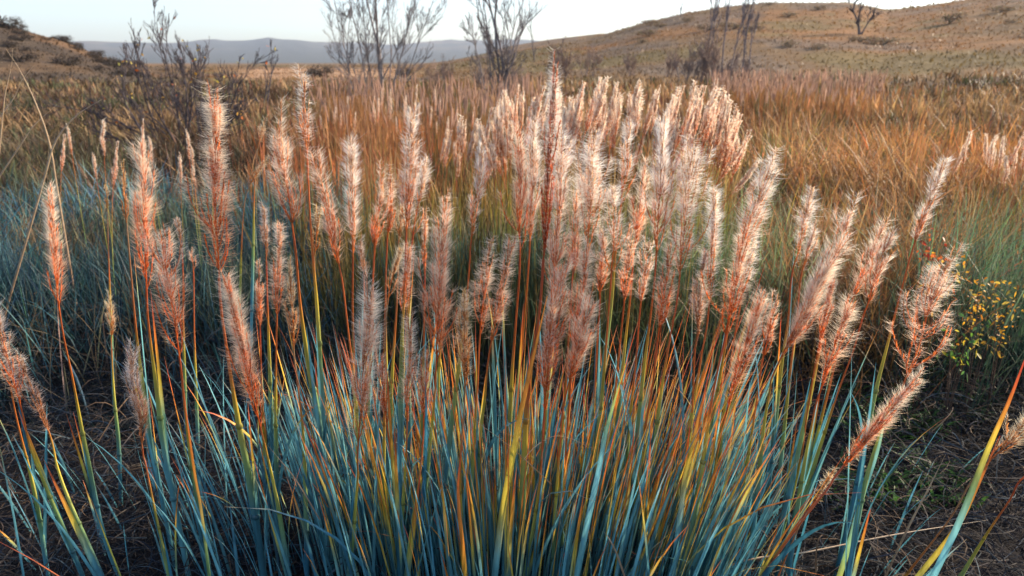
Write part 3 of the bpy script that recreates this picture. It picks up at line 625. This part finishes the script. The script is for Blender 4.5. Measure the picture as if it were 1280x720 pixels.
PR = [far_proto(.15 + .03 * (i % 3), .0125 + .003 * (i % 2), 5, .0016, 'mmpm'[i % 4], .015 + .04 * (i % 3), .78 + .05 * (i % 2), 1.0) for i in range(6)]
def far_plume(tip, Yd, label, group, sc_=None, az=None):
    T = P(tip[0], tip[1], Yd); i = int(rng.integers(0, len(PR))); ms = PR[i]
    topz = max(v.co.z for v in (ms[1].vertices[0], ms[1].vertices[len(ms[1].vertices) // 2])) + .0
    hz = PH[i]; s = (T[2] - 0) / hz
    a = rng.normal(0, .6) if az is None else az
    root = empty('grass_plume', (0, 0, 0)); root.scale = (1, 1, s) if sc_ is None else (sc_, sc_, s)
    root.rotation_euler = (0, 0, a)
    dx = PX[i]; x = T[0] - dx * math.cos(a); y = T[1] - dx * math.sin(a)
    root.location = (x, y, float(height(np.array(x), np.array(y))))
    tag(root, label, 'grass plume', group)
    st = bpy.data.objects.new('stem', ms[0]); sh = bpy.data.objects.new('seed_head', ms[1]); hr = bpy.data.objects.new('silky_hair', ms[2])
    for o in (st, sh, hr): COL.objects.link(o)
    st.parent = root; sh.parent = root; hr.parent = sh
    return root
PH = []; PX = []
for ms in PR:
    co = np.zeros(len(ms[1].vertices) * 3, np.float32); ms[1].vertices.foreach_get('co', co); co = co.reshape(-1, 3)
    k = int(np.argmax(co[:, 2])); PH.append(float(co[k, 2])); PX.append(float(co[k, 0]))
LM = 'blurred cream plume in the dense second tussock behind the central plumes'; GM = 'plumes of the second tussock'
crest = [(585, 146), (610, 140), (630, 110), (660, 100), (700, 104), (740, 90), (790, 86), (830, 92), (870, 92), (900, 94), (930, 124), (950, 140)]
for k in range(118):
    px = rng.uniform(596, 930); top = np.interp(px, [c[0] for c in crest], [c[1] for c in crest])
    py = top + abs(rng.normal(0, 1)) * 28 + rng.uniform(0, 10)
    Yd = rng.uniform(2.9, 3.5)
    far_plume((px, min(py, 190)), Yd, LM, GM, rng.uniform(.85, 1.25), rng.normal(0, .5) + (math.pi if rng.random() < (780 - px) / 400 else 0)).rotation_euler[1] = rng.normal(0, .035)
for px, py, lab in [(897, 95, 'blurred plume leaning right at the upper right end of the second tussock'), (910, 122, 'blurred plume just right below the topmost end plume of the second tussock'),
        (922, 128, 'blurred plume second from the open right slope of the second tussock'), (945, 140, 'slanting blurred plume on the right slope of the second tussock, apart from the mass'),
        (968, 165, 'blurred plume second from the right end of the second tussock'), (987, 160, 'rightmost blurred plume of the second tussock, leaning far right'),
        (576, 145, 'leftmost blurred plume of the second tussock'), (598, 150, 'blurred plume near the left end of the second tussock, beside the leftmost')]:
    r_ = far_plume((px, py), 3.0, lab, GM, 1.0, .1); 
    if px > 890: r_.rotation_euler = (0, .16 + .25 * (px - 890) / 100, 0); r_.location.x -= (.17 + .25 * (px - 890) / 100) * .95
LR = 'pale blurred plume in the small tussock at the right edge'
for k in range(16):
    far_plume((rng.uniform(1203, 1300), rng.uniform(148, 196)), rng.uniform(3.3, 3.9), LR, 'plumes of the right edge tussock', .8, rng.uniform(0, 6.28))
LL = 'faint whitish plume in the dull grass before the leafless bush'
for k in range(16):
    far_plume((rng.uniform(70, 300), rng.uniform(148, 215)), rng.uniform(3.0, 4.0), LL, 'faint plumes on the left', .75)
LC = 'small pinkish plume in the red grass beyond the left tussocks'
for k in range(30):
    px = rng.uniform(400, 620); far_plume((px, rng.uniform(104, 150) + max(0, (px - 560)) * .3), rng.uniform(5.2, 6.5), LC, 'plumes in the red grass', .65)
for k in range(6):
    far_plume((rng.uniform(555, 600), rng.uniform(140, 190)), 3.6, 'blurred plume at the thin left fringe of the second tussock', 'fringe plumes of the second tussock', .9)
# the farthest plumes, too many to tell apart
mb = MB()
n = 800; far_ = rng.random(n) < .62; Yv = np.where(far_, rng.uniform(10, 19, n), rng.uniform(6.2, 12, n)); px = np.where(far_, rng.uniform(890, 1110, n), rng.uniform(390, 680, n)); x = (px - 640) / 966 * Yv
hgt = rng.uniform(.55, .85, n); K = 5; t = np.linspace(0, 1, K)
cen = np.stack([x[:, None] + t * rng.normal(0, .03, n)[:, None], np.repeat(Yv[:, None], K, 1), hgt[:, None] + t * .2], -1)
w = (.009 + .0011 * Yv)[:, None] * np.sin(np.clip(t * .9 + .08, 0, 1) * math.pi)[None] * rng.uniform(.7, 1.2, (n, 1))
cl = np.repeat((np.array([.44, .29, .21]) * rng.uniform(.7, 1.25, (n, 1)))[:, None], K, 1)
for sd in ([1, 0, 0], [.5, .87, 0], [-.5, .87, 0]): mb.ribbons(cen, w, np.repeat(np.array([sd], float), n, 0), cl)
st = np.stack([np.repeat(x[:, None], 2, 1), np.repeat(Yv[:, None], 2, 1), np.stack([hgt * 0, hgt], 1)], -1)
mb.ribbons(st, np.full((n, 2), .006), np.repeat(np.array([[1., 0, 0]]), n, 0), np.repeat(np.array([[[.3, .14, .05]]]), n, 0).repeat(2, 1))
tag(mb.build('far_plumes', M_seed), 'pale pink haze of countless distant plumes over the rust grass', 'grass plumes', kind='stuff')

# ------------------------------------------------------------------ leafless trees and bushes
def grow(base, dirn, length, rad, depth, out, spread=.5, up=.25, kids=(3, 5), ratio=.62, segs=6, wig=.12, fmin=.2):
    pts = [np.array(base, float)]; d = norm(np.array(dirn, float))
    for i in range(segs):
        d = norm(d + rng.normal(0, wig, 3) + np.array([0, 0, up * .3])); pts.append(pts[-1] + d * length / segs)
    out.append((depth, np.array(pts), rad))
    if depth <= 0: return
    for k in range(int(rng.integers(*kids))):
        f = rng.uniform(fmin, 1.0); j = min(int(f * segs), segs - 1); p = pts[j] + (pts[j + 1] - pts[j]) * (f * segs - j)
        dd = norm(pts[j + 1] - pts[j]); s = rng.normal(0, 1, 3); s = norm(s - (s @ dd) * dd)
        grow(p, dd + s * spread, length * ratio * rng.uniform(.6, 1.15) * (1.1 - .3 * f), rad * .55 * (1.1 - .4 * f), depth - 1, out, spread, up, kids, ratio, segs, wig, fmin)
def bare_tree(name, label, cat, loc, stems, depth, barkc, group=None, leaves=0, leafc=None, minr=.002, **kw):
    loc = np.array(loc, float); root = empty(name, loc); tag(root, label, cat, group)
    out = []; D = depth
    for (dx, L, r, off) in stems: grow(off, dx, L, r, depth, out, **kw)
    tr = MB(); br = MB(); tips = []
    for dep, p, r in out:
        K = len(p); rad = np.maximum(np.linspace(r, r * .5, K), minr); c = np.array(barkc) * rng.uniform(.7, 1.3)
        (tr if dep == D else br).tube(p, rad, c, 6 if dep == D else 4 if dep > 0 else 3)
        if dep == 0: tips.append(p[-1]); tips.append(p[len(p) // 2])
    tr.build('trunk', M_bark, root); br.build('branches', M_bark, root)
    if leaves:
        lf = MB(); tp = np.array(tips)[rng.integers(0, len(tips), leaves)] + rng.normal(0, .01, (leaves, 3))
        d = norm(rng.normal(0, 1, (leaves, 3))); t = np.array([0, .5, 1.]); ln = rng.uniform(.025, .05, leaves)
        cen = tp[:, None] + d[:, None] * (ln[:, None] * t)[..., None]
        cc = np.array(leafc)[rng.integers(0, len(leafc), leaves)] * rng.uniform(.7, 1.3, (leaves, 1))
        lf.ribbons(cen, ln[:, None] * np.array([.15, .7, .1])[None], norm(np.cross(d, rng.normal(0, 1, (leaves, 3)))), np.repeat(cc[:, None], 3, 1))
        lf.build('leaves', M_yleaf, root)
    return root
def gpos(px, Yd):
    x = (px - 640) / 966 * Yd; return (x, Yd, float(height(np.array(x), np.array(Yd))))
# big bush at the left
st = []
for k in range(19):
    a = -1.35 + 2.7 * k / 18 + rng.normal(0, .07); st.append(((math.sin(a), rng.normal(0, .35), math.cos(a) * 1.0), rng.uniform(.95, 1.3) * (1.05 - .10 * abs(a)), .012, (rng.normal(0, .12), rng.normal(0, .12), 0)))
bare_tree('leafless_bush', 'leafless dark bush with a few yellow leaves at the upper left', 'bush', gpos(216, 9.0), st, 3, (.08, .065, .068), leaves=110, leafc=[(.5, .28, .05), (.45, .12, .03), (.5, .4, .08)], spread=.44, up=.3, kids=(4, 6), ratio=.52, minr=.0030, wig=.12)
# tall multi-stemmed tree left of centre
st = []
for dx, L in [(-.34, 3.4), (-.24, 3.9), (-.13, 3.8), (.0, 4.6), (.03, 4.4), (.13, 4.1), (.24, 3.8), (.35, 3.0), (-.44, 2.6)]:
    st.append(((dx * .8, rng.normal(0, .12), 1), L, .034 if abs(dx) < .05 else .017, (dx * 1.3, rng.normal(0, .15), 0)))
bare_tree('leafless_tree', 'tall leafless tree of many grey stems standing left of centre', 'tree', gpos(474, 21), st, 3, (.19, .165, .16), spread=.55, up=.28, kids=(6, 9), ratio=.40, minr=.0046, wig=.1, fmin=.08)
st = []
for dx, L in [(-.02, 4.6), (.05, 4.2), (-.16, 3.4), (.14, 3.6), (-.30, 2.4), (.25, 2.3)]:
    st.append(((dx, rng.normal(0, .12), 1), L, .036 if abs(dx) < .1 else .02, (dx * .8, rng.normal(0, .1), 0)))
bare_tree('leafless_tree', 'slimmer leafless tree just right of the many-stemmed one, below the bright sky', 'tree', gpos(622, 21), st, 3, (.17, .145, .14), spread=.55, up=.28, kids=(6, 9), ratio=.40, minr=.0046, wig=.1, fmin=.08)
for px, Yd, L, lab in [(905, 36, 5.2, 'thin pale leafless sapling before the right hill, top cut by the frame'), (878, 37, 4.9, 'thin leafless sapling left of the paler one before the right hill'), (930, 35, 4.6, 'slanting leafless sapling right of the pale one before the hill')]:
    st = [((rng.normal(0, .07), 0, 1), L, .04, (0, 0, 0)), ((rng.normal(.1, .1), 0, 1), L * .8, .03, (.2, 0, 0))]
    bare_tree('leafless_tree', lab, 'tree', gpos(px, Yd), st, 2, (.16, .13, .13), spread=.35, up=.5, kids=(5, 8), ratio=.34, minr=.012, wig=.06)
bare_tree('leafless_tree', 'dark forked tree standing high on the right hill slope', 'tree', gpos(1070, 66), [((-.1, 0, 1), 2.2, .11, (0, 0, 0)), ((.35, 0, 1), 2.0, .07, (.1, 0, 0)), ((-.45, 0, 1), 1.8, .07, (-.1, 0, 0))], 3, (.10, .085, .085), spread=.6, up=.3, kids=(5, 7), ratio=.5, minr=.016)
bare_tree('leafless_tree', 'small dark tree on the crest of the left hill at the frame edge', 'tree', gpos(4, 76), [((0, 0, 1), 1.3, .1, (0, 0, 0)), ((.4, 0, 1), 1.1, .08, (0, 0, 0)), ((-.4, 0, 1), 1.1, .08, (0, 0, 0))], 3, (.04, .04, .035), spread=.7, up=.2, kids=(4, 6), ratio=.5, minr=.03)
for px, Yd, L, lab in [(668, 70, 3.2, 'lone thin sapling against the white sky right of centre'), (847, 100, 1.8, 'tiny sapling on the skyline of the rising hill'), (36, 74, 1.2, 'tiny sapling on the crest of the left hill'), (1128, 100, 1.6, 'tiny sapling in the dip of the right skyline'), (325, 16, 1.3, 'thin dark sapling against the far blue hills')]:
    bare_tree('sapling', lab, 'sapling', gpos(px, Yd), [((.04, 0, 1), L, L * .012, (0, 0, 0)), ((-.2, 0, 1), L * .6, L * .01, (0, 0, 0))], 2, (.08, .07, .08), spread=.4, up=.5, kids=(3, 6), ratio=.35, minr=.0012 * Yd ** .6 * 1.2)
# grey-brown bushes along the hill foot: one grown, the others are copies
pb = bare_tree('leafless_bush', 'grey-brown leafless bush in the thicket at the foot of the right hill', 'bush', gpos(700, 36), [((math.sin(a), rng.normal(0, .4), 1.1), rng.uniform(1.0, 1.6), .025, (rng.normal(0, .15), rng.normal(0, .15), 0)) for a in np.linspace(-.9, .9, 9)], 2, (.26, .18, .14), 'bushes at the foot of the right hill', spread=.5, up=.25, kids=(6, 9), ratio=.5, minr=.011)
def copy_tree(o, parent=None):
    c = o.copy(); COL.objects.link(c); c.parent = parent
    for ch in list(o.children): copy_tree(ch, c)
    return c
for k, (px, Yd, s) in enumerate([(560, 34, .6), (600, 26, .6), (650, 28, .6), (735, 44, .8), (790, 42, .8), (838, 40, .8), (862, 36, 1), (890, 36, 1.1), (915, 34, 1.0), (545, 40, .6), (632, 24, .6)]):
    c = copy_tree(pb); c.location = gpos(px, Yd); c.scale = (s, s, s * rng.uniform(.8, 1.2)); c.rotation_euler = (0, 0, rng.uniform(0, 6.28))
# dark leafy low bushes on the left hill
def leafy_bush(name, label, cat, loc, n, rad, hgt, cols, group=None):
    root = empty(name, loc); tag(root, label, cat, group)
    m = MB(); m2 = MB()
    for k in range(7):
        a = rng.uniform(0, 6.28); q = np.array([math.cos(a) * rad * .6, math.sin(a) * rad * .6, hgt * .7]); m2.tube(np.array([[0, 0, 0], q * .5 + np.array([0, 0, .1 * hgt]), q]), np.array([.03, .02, .01]) * rad, (.06, .05, .04), 4)
    cen0 = norm(rng.normal(0, 1, (14, 3))) * np.array([rad * .6, rad * .6, hgt * .3]) + np.array([0, 0, hgt * .5])
    pos = cen0[rng.integers(0, 14, n)] + rng.normal(0, .2, (n, 3)) * np.array([rad, rad, hgt])
    pos[:, 2] = np.clip(pos[:, 2], .02, None); d = norm(rng.normal(0, 1, (n, 3)) + np.array([0, 0, .5])); ln = rad * rng.uniform(.06, .14, n); t = np.array([0, .5, 1.])
    cc = np.array(cols)[rng.integers(0, len(cols), n)] * rng.uniform(.6, 1.4, (n, 1))
    m.ribbons(pos[:, None] + d[:, None] * (ln[:, None] * t)[..., None], ln[:, None] * np.array([.2, .6, .1])[None], norm(np.cross(d, rng.normal(0, 1, (n, 3)))), np.repeat(cc[:, None], 3, 1))
    m2.build('branches', M_bark, root); m.build('foliage', M_yleaf, root); return root
lb = leafy_bush('low_bush', 'dark olive bush on the slope of the left hill', 'bush', gpos(20, 64), 900, 1.1, .9, [(.04, .034, .024), (.055, .042, .03), (.065, .042, .03)], 'dark bushes of the left hill')
for k in range(46):
    Yd = rng.uniform(42, 76); c = copy_tree(lb); c.location = gpos(rng.uniform(-60, 170), Yd); s = rng.uniform(.3, .9); c.scale = (s * 1.2, s, s * .8); c.rotation_euler = (0, 0, rng.uniform(0, 6.28))
rb = leafy_bush('low_bush', 'grey-olive bush dotted on the right hill slope', 'bush', gpos(1180, 70), 700, 1.3, .9, [(.15, .13, .07), (.18, .12, .07), (.16, .10, .07)], 'bushes of the right hill')
for k in range(24):
    Yd = rng.uniform(44, 100); c = copy_tree(rb); c.location = gpos(rng.uniform(780, 1330), Yd); s = rng.uniform(.35, 1.0); c.scale = (s * 1.3, s, s * .7); c.rotation_euler = (0, 0, rng.uniform(0, 6.28))
for px, Yd, s, lab in [(400, 60, 1.0, 'dark round bush under the far blue hills left of the tall tree'), (390, 62, .7, 'small dark bush beside the round one under the far hills'), (505, 62, .8, 'dark bush behind the stems of the tall tree')]:
    c = copy_tree(lb); c.location = gpos(px, Yd); c.scale = (s, s, s); c['label'] = lab; 
    if 'group' in c: del c['group']
# small plants with yellow and red autumn leaves at the right
def autumn_plant(label, px, py_top, Yd, n, cols, spreadm, lsz):
    T = P(px, py_top, Yd); loc = np.array([T[0], T[1], float(height(np.array(T[0]), np.array(T[1])))]); hgt = T[2] - loc[2]
    root = empty('autumn_plant', loc); tag(root, label, 'plant')
    m = MB(); tips = []
    for k in range(6):
        a = rng.uniform(0, 6.28); e = np.array([math.cos(a) * spreadm * rng.random(), math.sin(a) * spreadm * .6, hgt * rng.uniform(.75, 1)]); pts = spline([np.zeros(3), e * np.array([.3, .3, .55]), e], 10)
        m.tube(pts, np.linspace(.002, .0008, 10), (.08, .05, .035), 4); tips += list(pts[7:])
    m.build('stem', M_bark, root); lf = MB(); tp = np.array(tips)[rng.integers(0, len(tips), n)] + rng.normal(0, .014, (n, 3))
    d = norm(rng.normal(0, 1, (n, 3))); ln = rng.uniform(.7, 1.3, n) * lsz; t = np.array([0, .35, .7, 1.])
    cen = tp[:, None] + d[:, None] * (ln[:, None] * t)[..., None] - np.array([0, 0, 1.]) * (ln[:, None] * t ** 2 * .3)[..., None]
    cc = np.array(cols)[rng.integers(0, len(cols), n)] * rng.uniform(.7, 1.25, (n, 1))
    lf.ribbons(cen, ln[:, None] * np.array([.1, .5, .42, .05])[None], norm(np.cross(d, rng.normal(0, 1, (n, 3)))), np.repeat(cc[:, None], 4, 1), .12)
    lf.build('leaves', M_yleaf, root)
YC = [(.46, .24, .02), (.40, .16, .02), (.34, .24, .04)]
autumn_plant('low plant with bright yellow-orange leaves at the right, the upper one', 1215, 322, 2.3, 80, YC, .12, .015)
autumn_plant('low plant with bright yellow leaves just below the upper yellow one', 1238, 352, 2.2, 80, YC, .10, .015)
autumn_plant('low plant with sparse golden leaves near the right edge', 1262, 378, 2.2, 45, YC, .08, .014)
autumn_plant('low plant with crimson leaves behind the highest right plume', 1166, 270, 2.6, 60, [(.32, .04, .02), (.34, .08, .02)], .07, .016)
autumn_plant('small orange and red leafed plant left of the yellow ones', 1185, 312, 2.5, 36, [(.55, .12, .02), (.55, .3, .03)], .06, .017)
autumn_plant('green and yellow leafed plant low among the weeds at the right', 1205, 402, 2.1, 60, [(.10, .20, .03), (.35, .28, .03), (.07, .15, .04)], .08, .018)

# ------------------------------------------------------------------ air, light, camera
bpy.ops.mesh.primitive_cube_add(size=1)
hz = bpy.context.object; hz.name = 'haze'; hz.scale = (7900, 7900, 400); hz.location = (0, 0, 190); tag(hz, kind='stuff'); hz['label'] = 'thin air haze over the whole valley'; hz['category'] = 'haze'
m = bpy.data.materials.new('air_haze'); m.use_nodes = True; nt = m.node_tree; nt.nodes.clear()
o = nt.nodes.new('ShaderNodeOutputMaterial'); v = nt.nodes.new('ShaderNodeVolumePrincipled'); v.inputs['Color'].default_value = (.74, .84, 1, 1); v.inputs['Density'].default_value = .00014
v.inputs['Anisotropy'].default_value = 0.2
nt.links.new(v.outputs[0], o.inputs['Volume']); hz.data.materials.append(m)

SUN_AZ = R(66); SUN_EL = R(25)     # azimuth to the right of the view direction (+Y)
w = bpy.data.worlds.new('World'); sc.world = w; w.use_nodes = True; nt = w.node_tree
bg = nt.nodes['Background']; sk = nt.nodes.new('ShaderNodeTexSky'); sk.sky_type = 'NISHITA'; sk.sun_disc = False
sk.sun_elevation = SUN_EL; sk.sun_rotation = SUN_AZ; sk.air_density = 1.0; sk.dust_density = 1.6; sk.ozone_density = 3.2
nt.links.new(sk.outputs[0], bg.inputs['Color']); bg.inputs['Strength'].default_value = .15
sl = bpy.data.lights.new('sun', 'SUN'); sl.energy = 5.0; sl.angle = R(.8); sl.color = (1, .82, .60)
so = bpy.data.objects.new('sun', sl); COL.objects.link(so)
sd = Vector((math.sin(SUN_AZ) * math.cos(SUN_EL), math.cos(SUN_AZ) * math.cos(SUN_EL), math.sin(SUN_EL)))
so.rotation_euler = sd.to_track_quat('Z', 'Y').to_euler()
cd = bpy.data.cameras.new('camera'); co = bpy.data.objects.new('camera', cd); COL.objects.link(co)
co.location = (0, 0, H); co.rotation_euler = (R(90) - PITCH, 0, 0)
cd.sensor_width = 36; cd.lens = FPX / 1280 * 36; cd.clip_start = .02; cd.clip_end = 20000
cd.dof.use_dof = True; cd.dof.focus_distance = 1.42; cd.dof.aperture_fstop = 6.5
sc.camera = co
sc.view_settings.view_transform = 'Standard'; sc.view_settings.look = 'None'; sc.view_settings.exposure = 1.2; sc.view_settings.gamma = 1
sc.cycles.max_bounces = 9; sc.cycles.diffuse_bounces = 7; sc.cycles.transmission_bounces = 8; sc.cycles.volume_bounces = 0
sc.cycles.use_denoising = True
